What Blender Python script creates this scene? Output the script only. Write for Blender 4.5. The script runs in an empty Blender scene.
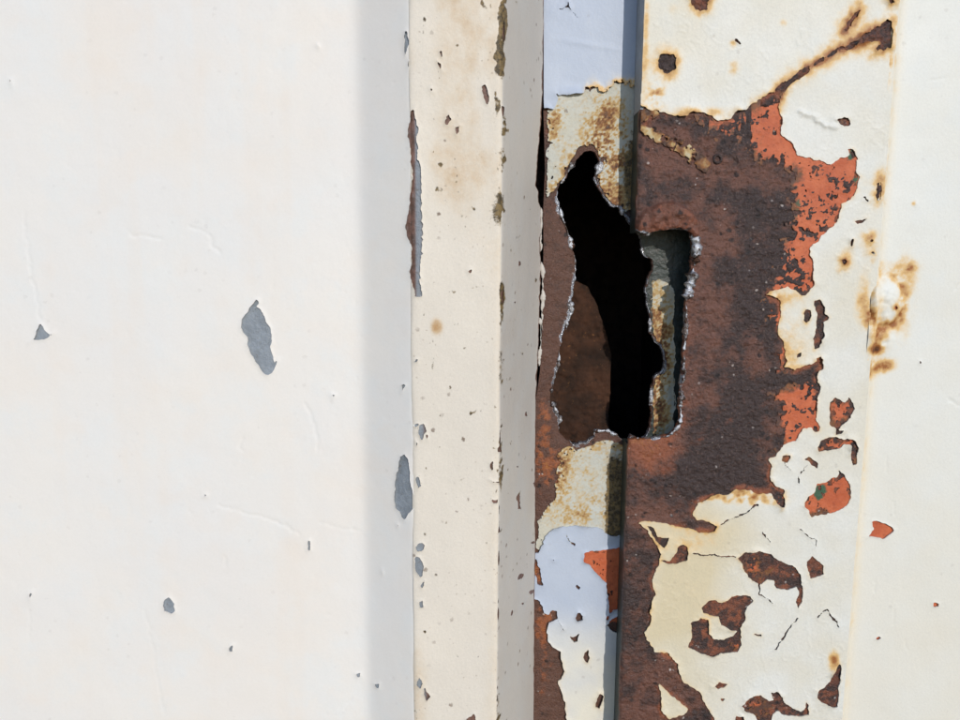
import bpy, math
import numpy as np
from mathutils import Matrix, Vector

# ------------------------------------------------------------------ camera, sky, sun, exposure
U = 0.00025                 # one working unit = 0.25 mm of gate (about one photograph pixel)
FPX = 740.0                 # focal length in photograph pixels (960 x 720)
PITCH = math.radians(8.0)
ROLL = math.radians(0.32)
SUN = Vector((0.375, -1.0, 0.42)).normalized()     # direction towards the sun

fwd = np.array([0, math.cos(PITCH), -math.sin(PITCH)])
up0 = np.array([0, math.sin(PITCH), math.cos(PITCH)])
rt0 = np.array([1.0, 0, 0])
rt = rt0 * math.cos(ROLL) + up0 * math.sin(ROLL)
up = up0 * math.cos(ROLL) - rt0 * math.sin(ROLL)
CAM = -FPX * fwd

scene = bpy.context.scene
cam = bpy.data.cameras.new('camera')
cam_o = bpy.data.objects.new('camera', cam)
scene.collection.objects.link(cam_o)
cam.sensor_fit = 'HORIZONTAL'; cam.sensor_width = 36.0
cam.lens = 36.0 * FPX / 960.0
cam.clip_start = 0.005; cam.clip_end = 200
m = Matrix.Identity(4)
for i in range(3):
    m[i][0] = rt[i]; m[i][1] = up[i]; m[i][2] = -fwd[i]; m[i][3] = CAM[i] * U
cam_o.matrix_world = m
scene.camera = cam_o

world = bpy.data.worlds.new('World'); scene.world = world
world.use_nodes = True
wn = world.node_tree
sky = wn.nodes.new('ShaderNodeTexSky'); sky.sky_type = 'NISHITA'; sky.sun_disc = False
sky.ozone_density = 5.0; sky.dust_density = 0.3; sky.air_density = 1.0
sky.sun_elevation = math.asin(SUN.z)
sky.sun_rotation = math.atan2(SUN.x, SUN.y)
bg = wn.nodes['Background']; bg.inputs['Strength'].default_value = 0.14
wn.links.new(sky.outputs[0], bg.inputs[0])
sl = bpy.data.lights.new('sun', 'SUN'); sl.energy = 2.4; sl.angle = math.radians(0.5); sl.color = (1.0, 0.945, 0.872)
so = bpy.data.objects.new('sun', sl); scene.collection.objects.link(so)
so.rotation_euler = SUN.to_track_quat('Z', 'Y').to_euler()
vs = scene.view_settings
vs.view_transform = 'Standard'; vs.look = 'None'; vs.gamma = 1.0; vs.use_curve_mapping = False
vs.exposure = 0.08

# ------------------------------------------------------------------ helpers: projection, noise, distance fields
def unproj(px, py, y=0.0):
    """photograph pixel -> (X, Z) on the vertical plane at depth y (working units)"""
    px = np.asarray(px, float); py = np.asarray(py, float)
    a = (px - 480) / FPX; b = (360 - py) / FPX
    dx = a * rt[0] + b * up[0] + fwd[0]
    dy = a * rt[1] + b * up[1] + fwd[1]
    dz = a * rt[2] + b * up[2] + fwd[2]
    t = (y - CAM[1]) / dy
    return CAM[0] + t * dx, CAM[2] + t * dz

def on(pts, y):
    """trace points (pixels) onto a surface: y is a depth or a function of X"""
    p = np.array(pts, float)
    if not callable(y):
        X, Z = unproj(p[:, 0], p[:, 1], y)
    else:
        d = np.zeros(len(p))
        for _ in range(25):
            X, Z = unproj(p[:, 0], p[:, 1], d); d = 0.5 * d + 0.5 * y(X)
    return np.stack([X, Z], 1)

def zm(pts, x0, y0, s=0.25):
    return [(x0 + x * s, y0 + y * s) for x, y in pts]

def _h(i, j, s):
    n = (i.astype(np.int64) * 374761393 + j.astype(np.int64) * 668265263 + s * 982451653) & 0xffffffff
    n = ((n ^ (n >> 13)) * 1274126177) & 0xffffffff
    return ((n ^ (n >> 16)) & 0xffff) / 65535.0

def vn(x, y, s=0):
    i = np.floor(x); j = np.floor(y); u = x - i; v = y - j
    u = u * u * u * (u * (u * 6 - 15) + 10); v = v * v * v * (v * (v * 6 - 15) + 10)
    i = i.astype(np.int64); j = j.astype(np.int64)
    return ((_h(i, j, s) * (1 - u) + _h(i + 1, j, s) * u) * (1 - v) + (_h(i, j + 1, s) * (1 - u) + _h(i + 1, j + 1, s) * u) * v) * 2 - 1

def fbm(x, y, scale, octv=4, s=0, gain=0.5):
    r = 0; a = 1; t = 0
    c, sn = math.cos(0.6), math.sin(0.6)
    x = x / scale; y = y / scale
    for k in range(octv):
        r = r + a * vn(x, y, s + 17 * k); t += a; a *= gain
        x, y = (x * c - y * sn) * 2.03 + 3.7, (x * sn + y * c) * 2.03 - 1.3
    return r / t

def sstep(a, b, x):
    t = np.clip((x - a) / (b - a), 0, 1); return t * t * (3 - 2 * t)

FAR = 400.0
def warp(x, z, k=1.0):
    return (x + k * (1.5 * fbm(x, z, 7, 3, 201, 0.6) + 0.5 * fbm(x, z, 2.6, 2, 202)), z + k * (1.5 * fbm(x, z, 7, 3, 203, 0.6) + 0.5 * fbm(x, z, 2.6, 2, 204)))
def sdf_poly(X, Z, poly, margin=14.0):
    """signed distance (inside negative), only evaluated near the polygon"""
    out = np.full(X.shape, FAR)
    x0, z0 = poly.min(0) - margin; x1, z1 = poly.max(0) + margin
    ix = np.where((X[0] >= x0) & (X[0] <= x1))[0]; iz = np.where((Z[:, 0] >= z0) & (Z[:, 0] <= z1))[0]
    if len(ix) == 0 or len(iz) == 0: return out
    sl_ = (slice(iz[0], iz[-1] + 1), slice(ix[0], ix[-1] + 1))
    x, z = warp(X[sl_], Z[sl_])
    d2 = np.full(x.shape, 1e12); ins = np.zeros(x.shape, bool)
    n = len(poly)
    for k in range(n):
        ax, az = poly[k]; bx, bz = poly[(k + 1) % n]
        ex, ez = bx - ax, bz - az; L = ex * ex + ez * ez + 1e-12
        t = np.clip(((x - ax) * ex + (z - az) * ez) / L, 0, 1)
        dx = x - ax - t * ex; dz = z - az - t * ez
        d2 = np.minimum(d2, dx * dx + dz * dz)
        c = ((az > z) != (bz > z))
        if abs(ez) > 1e-9:
            ins ^= c & (x < ax + (z - az) / ez * ex)
    d = np.sqrt(d2); out[sl_] = np.where(ins, -d, d)
    return out

def sdf_line(X, Z, line, margin=12.0):
    out = np.full(X.shape, FAR)
    x0, z0 = line.min(0) - margin; x1, z1 = line.max(0) + margin
    ix = np.where((X[0] >= x0) & (X[0] <= x1))[0]; iz = np.where((Z[:, 0] >= z0) & (Z[:, 0] <= z1))[0]
    if len(ix) == 0 or len(iz) == 0: return out
    sl_ = (slice(iz[0], iz[-1] + 1), slice(ix[0], ix[-1] + 1))
    x, z = warp(X[sl_], Z[sl_], 1.6); d2 = np.full(x.shape, 1e12)
    for (ax, az), (bx, bz) in zip(line[:-1], line[1:]):
        ex, ez = bx - ax, bz - az; L = ex * ex + ez * ez + 1e-12
        t = np.clip(((x - ax) * ex + (z - az) * ez) / L, 0, 1)
        d2 = np.minimum(d2, (x - ax - t * ex) ** 2 + (z - az - t * ez) ** 2)
    out[sl_] = np.sqrt(d2); return out

def union(X, Z, polys, y, margin=14.0):
    d = np.full(X.shape, FAR)
    for p in polys: d = np.minimum(d, sdf_poly(X, Z, on(p, y), margin))
    return d

def axis(a, b, step, lo, hi, ratio=1.25):
    core = list(np.arange(a, b + step * 0.5, step))
    s = step; x = core[0]; pre = []
    while x > lo: s *= ratio; x -= s; pre.append(x)
    s = step; x = core[-1]; post = []
    while x < hi: s *= ratio; x += s; post.append(x)
    return np.array(pre[::-1] + core + post)

ZTOP = float(unproj(480, -14, 0)[1]); ZBOT = float(unproj(480, 734, 0)[1])
def zaxis(step, y=0):
    return axis(float(unproj(480, 736, y)[1]), float(unproj(480, -16, y)[1]), step, -1500, 1500)

# ------------------------------------------------------------------ mesh builders
col = scene.collection
def link(name, me, mat, parent):
    o = bpy.data.objects.new(name, me); col.objects.link(o)
    if mat is not None: me.materials.append(mat)
    if parent is not None:
        o.parent = parent
        p = parent; off = Vector((0, 0, 0))
        while p is not None: off += p.location; p = p.parent
        o.location = -off
    return o

def raw_mesh(name, V, faces_flat, counts, attrs=None, smooth=True):
    me = bpy.data.meshes.new(name)
    nv = len(V); nl = len(faces_flat); nf = len(counts)
    me.vertices.add(nv); me.loops.add(nl); me.polygons.add(nf)
    me.vertices.foreach_set('co', (np.asarray(V, np.float64) * U).astype(np.float32).ravel())
    me.loops.foreach_set('vertex_index', np.asarray(faces_flat, np.int32))
    st = np.zeros(nf, np.int32); st[1:] = np.cumsum(counts)[:-1]
    me.polygons.foreach_set('loop_start', st)
    me.polygons.foreach_set('use_smooth', np.full(nf, smooth, bool))
    me.update(calc_edges=True)
    for k, a in (attrs or {}).items():
        at = me.attributes.new(k, 'FLOAT', 'POINT'); at.data.foreach_set('value', np.asarray(a, np.float32))
    me.validate()
    return me

def sheet(name, xs, zs, keep, Y, thick, attrs, mat, parent, lift=None, wallattrs=None):
    """a sheet over the grid xs x zs, kept where keep > 0 (edge cut along keep == 0), with a wall of
    depth thick along every cut edge.  lift: extra height right at the cut edge (towards the viewer)"""
    nz, nx = keep.shape
    X, Z = np.meshgrid(xs, zs)
    keep = np.where(np.abs(keep) < 1e-4, 1e-4, keep)
    ins = keep > 0
    q = ins[:-1, :-1].astype(int) + ins[:-1, 1:] + ins[1:, 1:] + ins[1:, :-1]
    used = np.zeros((nz, nx), bool)
    any_ = q > 0
    used[:-1, :-1] |= any_; used[:-1, 1:] |= any_; used[1:, 1:] |= any_; used[1:, :-1] |= any_
    used &= ins
    vid = np.full((nz, nx), -1, np.int64); vid[used] = np.arange(used.sum())
    Vx = [X[used]]; Vy = [Y[used]]; Vz = [Z[used]]
    A = {k: [a[used]] for k, a in attrs.items()}
    nv = int(used.sum())
    # crossings
    def cross(p, qd):
        kp = keep[p]; kq = keep[qd]; t = kp / (kp - kq); return t
    H = np.argwhere(ins[:, :-1] != ins[:, 1:]); W = np.argwhere(ins[:-1, :] != ins[1:, :])
    hid = np.full((nz, nx - 1), -1, np.int64); wid = np.full((nz - 1, nx), -1, np.int64)
    cx, cy, cz = [], [], []; ca = {k: [] for k in attrs}
    for arr, idm, di, dj in ((H, hid, 0, 1), (W, wid, 1, 0)):
        i, j = arr[:, 0], arr[:, 1]
        p = (i, j); r = (i + di, j + dj)
        t = keep[p] / (keep[p] - keep[r])
        idm[p] = nv + sum(len(c) for c in cx) + np.arange(len(i))
        cx.append(X[p] * (1 - t) + X[r] * t); cz.append(Z[p] * (1 - t) + Z[r] * t)
        yy = Y[p] * (1 - t) + Y[r] * t
        cy.append(yy)
        for k, a in attrs.items(): ca[k].append(a[p] * (1 - t) + a[r] * t)
    cx = np.concatenate(cx); cy = np.concatenate(cy); cz = np.concatenate(cz)
    ncr = len(cx)
    Vx += [cx]; Vy += [cy]; Vz += [cz]
    for k in A: A[k] += [np.concatenate(ca[k])]
    # full quads
    f = np.argwhere(q == 4); i, j = f[:, 0], f[:, 1]
    quads = np.stack([vid[i, j], vid[i, j + 1], vid[i + 1, j + 1], vid[i + 1, j]], 1)
    flat = [quads.ravel()]; counts = [np.full(len(quads), 4)]
    pf, pc, walls = [], [], []
    for i, j in np.argwhere((q > 0) & (q < 4)):
        cs = ((i, j), (i, j + 1), (i + 1, j + 1), (i + 1, j))
        es = (hid[i, j], wid[i, j + 1], hid[i + 1, j], wid[i, j])
        poly = []; ex = []
        for k in range(4):
            a = ins[cs[k]]; b = ins[cs[(k + 1) % 4]]
            if a: poly.append(vid[cs[k]])
            if a != b: poly.append(es[k]); ex.append((es[k], a))
        if len(poly) >= 3: pf += poly; pc.append(len(poly))
        for k in range(len(ex)):
            if ex[k][1]: walls.append((ex[k][0], ex[(k + 1) % len(ex)][0]))
    flat.append(np.array(pf, np.int64)); counts.append(np.array(pc, np.int64))
    tot = nv + ncr
    if thick and len(walls):
        # walls get their own copies of the rim so that the edge stays crisp
        Vx += [cx, cx]; Vy += [cy, cy + thick]; Vz += [cz, cz]
        for k in A:
            c = np.concatenate(ca[k]); A[k] += [c, c]
        w = np.array(walls)
        a = w[:, 0] - nv; b = w[:, 1] - nv
        t0 = tot; b0 = tot + ncr
        wq = np.stack([t0 + b, t0 + a, b0 + a, b0 + b], 1)
        flat.append(wq.ravel()); counts.append(np.full(len(wq), 4))
    V = np.stack([np.concatenate(Vx), np.concatenate(Vy), np.concatenate(Vz)], 1)
    me = raw_mesh(name, V, np.concatenate(flat), np.concatenate(counts), {k: np.concatenate(a) for k, a in A.items()})
    return link(name, me, mat, parent)

def resample(p, step):
    seg = np.sqrt(((p[1:] - p[:-1]) ** 2).sum(1)); s = np.concatenate([[0], np.cumsum(seg)])
    n = max(3, int(s[-1] / step)); t = np.linspace(0, s[-1], n)
    return np.stack([np.interp(t, s, p[:, k]) for k in range(p.shape[1])], 1), t

def bead(name, pts, y, r, mat, parent, seed=0, jit=1.0, squash=1.0, rr=None):
    """a knobbly melted bead of metal along a traced edge"""
    c2 = on(pts, y); yd = y(c2[:, 0]) if callable(y) else np.full(len(c2), y)
    c = np.stack([c2[:, 0], yd, c2[:, 1]], 1)
    c, t = resample(c, 1.0)
    c[:, 0] += 1.7 * jit * fbm(t, t * 0 + seed, 8.0, 4, seed, 0.6); c[:, 2] += 1.7 * jit * fbm(t, t * 0 + seed + 5, 8.0, 4, seed + 1, 0.6)
    c[:, 1] += 0.8 * jit * fbm(t, t * 0 + seed + 9, 5.0, 3, seed + 2)
    rad = r * np.clip(0.62 + 2.3 * fbm(t, t * 0 + seed + 3, 13.0, 4, seed + 3, 0.6), 0.12, 2.2)
    rad *= 1.35
    rad *= np.clip(np.minimum(t, t[-1] - t) / 4.0, 0.15, 1)
    tan = np.gradient(c, axis=0); tan /= np.linalg.norm(tan, axis=1)[:, None] + 1e-9
    a = np.cross(tan, [0, 1, 0]); a /= np.linalg.norm(a, axis=1)[:, None] + 1e-9
    b = np.cross(tan, a)
    K = 8; V = []
    for k in range(K):
        th = 2 * math.pi * k / K
        rk = rad * (1 + 0.6 * fbm(t, t * 0 + 7.3 * k, 6.0, 3, seed + 20))
        V.append(c + a * (math.cos(th) * rk)[:, None] + b * (math.sin(th) * rk * squash)[:, None])
    V = np.stack(V, 1); n = len(c)
    idx = np.arange(n * K).reshape(n, K)
    q = np.stack([idx[:-1], np.roll(idx[:-1], -1, 1), np.roll(idx[1:], -1, 1), idx[1:]], -1).reshape(-1, 4)
    caps = np.concatenate([idx[0][::-1], idx[-1]])
    me = raw_mesh(name, V.reshape(-1, 3), np.concatenate([q.ravel(), caps]), np.concatenate([np.full(len(q), 4), [K, K]]))
    return link(name, me, mat, parent)

def box(name, x0, x1, y0, y1, z0, z1, mat, parent):
    V = [(x, y, z) for x in (x0, x1) for y in (y0, y1) for z in (z0, z1)]
    F = [(0, 1, 3, 2), (4, 6, 7, 5), (0, 4, 5, 1), (2, 3, 7, 6), (0, 2, 6, 4), (1, 5, 7, 3)]
    me = raw_mesh(name, V, np.array(F).ravel(), np.full(6, 4), smooth=False)
    return link(name, me, mat, parent)

# ------------------------------------------------------------------ procedural materials
class NT:
    def __init__(s, name):
        s.m = bpy.data.materials.new(name); s.m.use_nodes = True
        s.t = s.m.node_tree; s.n = s.t.nodes; s.b = s.n['Principled BSDF']
        tc = s.n.new('ShaderNodeTexCoord'); mp = s.n.new('ShaderNodeMapping')
        mp.inputs['Scale'].default_value = (1 / U,) * 3
        s.t.links.new(tc.outputs['Object'], mp.inputs[0]); s.co = mp.outputs[0]
    def L(s, a, b): s.t.links.new(a, b)
    def _in(s, sock, v):
        if hasattr(v, 'is_linked') or hasattr(v, 'links'): s.L(v, sock)
        else: sock.default_value = v
    def attr(s, name):
        a = s.n.new('ShaderNodeAttribute'); a.attribute_name = name; return a.outputs['Fac']
    def noise(s, size, detail=3.0, rough=0.55, stretch=None, dist=0.0, off=0.0):
        n = s.n.new('ShaderNodeTexNoise'); n.inputs['Scale'].default_value = 1.0 / size
        n.inputs['Detail'].default_value = detail; n.inputs['Roughness'].default_value = rough
        n.inputs['Distortion'].default_value = dist
        mp = s.n.new('ShaderNodeMapping'); mp.inputs['Scale'].default_value = stretch or (1, 1, 1)
        mp.inputs['Location'].default_value = (off, off * 1.7, -off)
        s.L(s.co, mp.inputs[0]); s.L(mp.outputs[0], n.inputs['Vector']); return n.outputs['Fac']
    def vor(s, size, feat='F1', off=0.0):
        n = s.n.new('ShaderNodeTexVoronoi'); n.feature = feat; n.inputs['Scale'].default_value = 1.0 / size
        mp = s.n.new('ShaderNodeMapping'); mp.inputs['Location'].default_value = (off, 0, off)
        s.L(s.co, mp.inputs[0]); s.L(mp.outputs[0], n.inputs['Vector'])
        return n.outputs['Distance']
    def math(s, op, a, b=0.0, c=None, clamp=False):
        n = s.n.new('ShaderNodeMath'); n.operation = op; n.use_clamp = clamp
        s._in(n.inputs[0], a); s._in(n.inputs[1], b)
        if c is not None: s._in(n.inputs[2], c)
        return n.outputs[0]
    def rng(s, v, a, b, c=0.0, d=1.0):
        n = s.n.new('ShaderNodeMapRange'); n.interpolation_type = 'SMOOTHSTEP'
        s._in(n.inputs[0], v)
        for k, x in enumerate((a, b, c, d)): n.inputs[k + 1].default_value = x
        return n.outputs[0]
    def mix(s, f, a, b):
        n = s.n.new('ShaderNodeMix'); n.data_type = 'RGBA'
        s._in(n.inputs[0], f)
        for k, x in ((6, a), (7, b)):
            if isinstance(x, tuple): n.inputs[k].default_value = (*lin(x), 1)
            else: s.L(x, n.inputs[k])
        return n.outputs[2]
    def ramp(s, f, stops):
        n = s.n.new('ShaderNodeValToRGB'); e = n.color_ramp.elements
        while len(e) < len(stops): e.new(0.5)
        for k, (p, c) in enumerate(stops): e[k].position = p; e[k].color = (*lin(c), 1)
        s._in(n.inputs[0], f); return n.outputs[0]
    def bump(s, h, dist, strength=1.0, prev=None):
        n = s.n.new('ShaderNodeBump'); n.inputs['Strength'].default_value = strength
        n.inputs['Distance'].default_value = dist * U; s.L(h, n.inputs['Height'])
        if prev is not None: s.L(prev, n.inputs['Normal'])
        return n.outputs[0]
    def out(s, color, rough, normal=None, metal=0.0, spec=0.4):
        b = s.b
        if isinstance(color, tuple): b.inputs['Base Color'].default_value = (*lin(color), 1)
        else: s.L(color, b.inputs['Base Color'])
        s._in(b.inputs['Roughness'], rough); s._in(b.inputs['Metallic'], metal)
        b.inputs['Specular IOR Level'].default_value = spec
        if normal is not None: s.L(normal, b.inputs['Normal'])
        return s.m

def lin(c):
    r = []
    for x in c:
        x = x / 255.0; r.append(x / 12.92 if x <= 0.04045 else ((x + 0.055) / 1.055) ** 2.4)
    return tuple(r)

def mat_paint(name, base, tint, cool, stainramp, rough=0.5, speck=0.0, bumpamt=0.35):
    """weathered brushed paint: tone drift, 'stain' = rust bleed, 'grime' = dark dirt, on the stile also painted shade, 'tone' = second colour"""
    n = NT(name)
    lo = n.noise(140, 3, 0.5); mid = n.noise(34, 4, 0.6, off=40); fi = n.noise(2.2, 3, 0.6, off=9)
    c = n.mix(n.rng(lo, 0.35, 0.65), base, tint)
    c = n.mix(n.math('MULTIPLY', n.rng(mid, 0.45, 0.7), 0.5), c, cool)
    c = n.mix(n.attr('tone'), c, TONE[name])
    st = n.attr('stain')
    br = n.math('MULTIPLY_ADD', n.noise(5 if speck > 0.9 else 7, 6, 0.75, off=70), 1.4 if speck > 0.9 else 1.4, 0.3)
    st2 = n.math('MULTIPLY', st, br, clamp=True)
    col_ = n.ramp(st2, stainramp)
    c = n.mix(n.rng(st2, 0.02, 0.34), c, col_)
    gr = n.attr('grime_shade')
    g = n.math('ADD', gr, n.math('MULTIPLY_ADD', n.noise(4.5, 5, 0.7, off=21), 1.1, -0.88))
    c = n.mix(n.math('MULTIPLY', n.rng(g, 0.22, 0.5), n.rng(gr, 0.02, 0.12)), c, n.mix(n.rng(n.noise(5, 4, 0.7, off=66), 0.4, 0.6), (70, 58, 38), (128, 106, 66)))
    if speck:
        v = n.math('MULTIPLY_ADD', n.noise(3.0, 3, 0.7, off=81), 0.34, n.math('SUBTRACT', n.vor(15, off=31), 0.17)); w = n.noise(60, 2, 0.5, off=90)
        sp = n.math('MULTIPLY', n.rng(v, 0.16, 0.07), n.rng(w, 0.48, 0.62))
        c = n.mix(n.math('MULTIPLY', sp, speck), c, (120, 100, 84))
        v2 = n.math('MULTIPLY_ADD', n.noise(2.0, 3, 0.7, off=83), 0.5, n.math('SUBTRACT', n.vor(5.5, off=11), 0.25))
        sp = n.math('MULTIPLY', n.rng(v2, 0.2, 0.08), n.rng(n.noise(25, 2, 0.5, off=55), 0.5, 0.68))
        c = n.mix(n.math('MULTIPLY', sp, speck * 0.45), c, (150, 130, 105))
    c = n.mix(n.math('MULTIPLY', n.rng(fi, 0.35, 0.7), 0.16 * bumpamt), c, (150, 145, 135))
    nb = n.bump(n.noise(3.0, 4, 0.6, off=3), 0.5 * bumpamt)
    nb = n.bump(n.noise(26, 3, 0.5, stretch=(1, 1, 0.45), off=13), 1.6 * bumpamt, prev=nb)
    return n.out(c, n.math('MULTIPLY_ADD', mid, 0.25, rough - 0.1), nb, spec=0.3)

TONE = {'left_panel_paint': (236, 224, 210), 'strip_paint': (230, 220, 204), 'stile_paint': (226, 221, 205),
        'old_paint': (198, 184, 146), 'plate_paint': (213, 199, 166), 'right_panel_paint': (226, 218, 200)}
RUSTBLEED = [(0.0, (236, 226, 200)), (0.3, (222, 184, 124)), (0.6, (160, 100, 48)), (1.0, (78, 44, 30))]
M = {}
M['panel'] = mat_paint('left_panel_paint', (236, 230, 221), (233, 229, 223), (230, 230, 226), RUSTBLEED, 0.5, 0.08, 0.16)
M['strip'] = mat_paint('strip_paint', (200, 193, 183), (195, 187, 177), (197, 194, 188), [(0, (226, 208, 178)), (0.5, (190, 150, 104)), (1, (110, 74, 44))], 0.55, 0.9, 0.5)
M['stile'] = mat_paint('stile_paint', (184, 193, 207), (178, 188, 204), (191, 199, 211), RUSTBLEED, 0.45, 0.2, 0.4)
M['old'] = mat_paint('old_paint', (200, 201, 192), (196, 194, 180), (190, 198, 196), [(0, (201, 198, 182)), (0.3, (192, 162, 108)), (0.6, (140, 92, 48)), (1, (70, 42, 28))], 0.65, 1.0, 1.0)
M['plate'] = mat_paint('plate_paint', (226, 224, 215), (224, 220, 207), (224, 225, 219), RUSTBLEED, 0.5, 0.15, 0.6)
M['rpanel'] = mat_paint('right_panel_paint', (229, 228, 220), (227, 225, 215), (226, 227, 222), RUSTBLEED, 0.5, 0.12, 0.4)

def mat_steel(name, main, dark, red, light):
    """rusted steel: 'orange' = fresh rust, 'deep' = dark crust, 'cut' = bright torch-cut metal"""
    n = NT(name)
    a = n.noise(38, 5, 0.6); b = n.noise(9, 6, 0.7, off=30, dist=0.4); f = n.noise(2.0, 4, 0.7, off=60)
    dp = n.math('ADD', n.attr('deep'), n.math('MULTIPLY_ADD', n.noise(16, 6, 0.75, off=2), 1.2, -0.6))
    c = n.mix(n.rng(dp, 0.0, 0.6), main, dark)
    c = n.mix(n.math('MULTIPLY', n.rng(b, 0.5, 0.68), 0.6), c, dark)
    og = n.math('ADD', n.attr('orange'), n.math('MULTIPLY_ADD', b, 1.2, -0.6))
    c = n.mix(n.math('MULTIPLY', n.rng(og, 0.25, 0.75), n.rng(n.attr('orange'), 0.02, 0.3)), c, red)
    c = n.mix(n.math('MULTIPLY', n.rng(og, 0.75, 1.25), n.rng(n.attr('orange'), 0.3, 0.6)), c, (176, 112, 50))
    c = n.mix(n.math('MULTIPLY', n.rng(f, 0.56, 0.74), 0.6), c, light)
    c = n.mix(n.math('MULTIPLY', n.rng(f, 0.44, 0.28), 0.7), c, (30, 20, 18))
    gl = n.math('MULTIPLY', n.rng(n.math('MULTIPLY_ADD', n.noise(2.5, 2, 0.6, off=71), 0.3, n.math('SUBTRACT', n.vor(9, off=3), 0.15)), 0.17, 0.08), n.rng(n.noise(30, 3, 0.6, off=72), 0.5, 0.6))
    c = n.mix(n.math('MULTIPLY', gl, 0.8), c, (196, 184, 176))  # glints put in as pale specks of colour
    dk = n.math('MULTIPLY', n.rng(n.math('MULTIPLY_ADD', n.noise(3.5, 3, 0.7, off=73), 0.4, n.math('SUBTRACT', n.vor(13, off=77), 0.2)), 0.24, 0.12), n.rng(n.noise(34, 3, 0.6, off=74), 0.45, 0.55))
    c = n.mix(n.math('MULTIPLY', dk, 0.85), c, (30, 20, 18))
    ct = n.math('ADD', n.attr('cut'), n.math('MULTIPLY_ADD', n.noise(4, 4, 0.7, off=5), 1.2, -0.6))
    ctm = n.math('MULTIPLY', n.rng(ct, 0.4, 0.6), n.rng(n.attr('cut'), 0.05, 0.3))
    c = n.mix(ctm, c, (176, 178, 184))
    nb = n.bump(n.noise(2.0, 4, 0.7, off=8), 1.7)
    nb = n.bump(n.noise(5.5, 5, 0.7, off=18, stretch=(0.8, 1, 1)), 1.7, prev=nb)
    ro = n.math('SUBTRACT', n.math('MULTIPLY_ADD', n.noise(5, 4, 0.65, off=44), 0.8, 0.08), n.math('MULTIPLY', gl, 0.2))
    ro = n.math('SUBTRACT', ro, n.math('MULTIPLY', ctm, 0.25))
    return n.out(c, ro, nb, metal=n.math('MULTIPLY', ctm, 0.7), spec=0.6)
M['rust'] = mat_steel('rusted_steel', (114, 75, 60), (62, 46, 42), (146, 84, 56), (154, 122, 106))
M['stile_rust'] = mat_steel('stile_rust', (100, 68, 54), (66, 48, 41), (152, 88, 52), (140, 110, 92))

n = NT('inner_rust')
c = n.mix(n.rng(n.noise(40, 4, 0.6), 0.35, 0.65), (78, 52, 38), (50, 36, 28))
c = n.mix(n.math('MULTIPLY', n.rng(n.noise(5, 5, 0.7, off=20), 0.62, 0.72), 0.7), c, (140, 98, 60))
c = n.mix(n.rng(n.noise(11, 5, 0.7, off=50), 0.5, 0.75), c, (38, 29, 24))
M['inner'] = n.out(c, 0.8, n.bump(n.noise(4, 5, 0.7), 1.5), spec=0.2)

n = NT('shaded_green_paint')  # green paint darkened to carry shade behind the hole and on the flange
c = n.mix(n.rng(n.noise(14, 5, 0.65), 0.35, 0.65), (56, 64, 60), (40, 46, 42))
c = n.mix(n.math('MULTIPLY', n.rng(n.noise(5, 5, 0.7, off=12), 0.50, 0.7), 0.7), c, (58, 46, 36))
M['green'] = n.out(c, 0.4, n.bump(n.noise(4, 4, 0.6), 1.0))

n = NT('grey_primer')
c = n.mix(n.rng(n.noise(22, 4, 0.6), 0.35, 0.7), (146, 153, 160), (128, 134, 140))
c = n.mix(n.math('MULTIPLY', n.rng(n.noise(4, 4, 0.7, off=8), 0.5, 0.75), 0.5), c, (110, 114, 116))
c = n.mix(n.attr('orange'), c, n.mix(n.rng(n.noise(9, 4, 0.6, off=5), 0.35, 0.65), (128, 96, 84), (96, 72, 60)))
c = n.mix(n.math('MULTIPLY', n.rng(n.noise(3, 5, 0.75, off=33, stretch=(1, 1, 0.3)), 0.55, 0.75), 0.45), c, (176, 180, 182))
c = n.mix(n.math('MULTIPLY', n.rng(n.noise(7, 5, 0.7, off=35), 0.6, 0.72), 0.6), c, (104, 92, 80))
M['grey'] = n.out(c, 0.5, n.bump(n.noise(5, 5, 0.65), 1.3))

n = NT('red_primer')
c = n.mix(n.rng(n.noise(30, 4, 0.6), 0.35, 0.65), (202, 108, 68), (186, 92, 56))
c = n.mix(n.math('MULTIPLY', n.rng(n.noise(6, 5, 0.7, off=4), 0.5, 0.72), 0.6), c, (150, 74, 50))
c = n.mix(n.attr('tone'), c, (62, 92, 68))
rm = n.math('ADD', n.attr('stain'), n.math('MULTIPLY_ADD', n.noise(4.5, 5, 0.7, off=91), 1.4, -0.7))
c = n.mix(n.math('MULTIPLY', n.rng(rm, 0.05, 0.5), n.rng(n.attr('stain'), 0.0, 0.25)), c, n.mix(n.rng(n.noise(12, 4, 0.6, off=94), 0.42, 0.58), (120, 78, 48), (88, 62, 52)))
M['primer'] = n.out(c, 0.6, n.bump(n.noise(3.5, 5, 0.65), 0.8))

n = NT('melted_metal')
c = n.mix(n.rng(n.noise(9, 5, 0.75), 0.45, 0.58), (212, 214, 218), (96, 82, 74))
c = n.mix(n.rng(n.noise(18, 4, 0.7, off=15), 0.56, 0.62), c, (84, 60, 48))
M['metal'] = n.out(c, n.math('MULTIPLY_ADD', n.noise(3, 3, 0.6, off=4), 0.4, 0.25), n.bump(n.noise(2.2, 4, 0.7), 1.2), metal=0.75)

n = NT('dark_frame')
M['frame'] = n.out(n.mix(n.rng(n.noise(20, 4, 0.6), 0.4, 0.65), (70, 54, 46), (48, 38, 34)), 0.8, n.bump(n.noise(5, 4, 0.7), 1.2))

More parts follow.
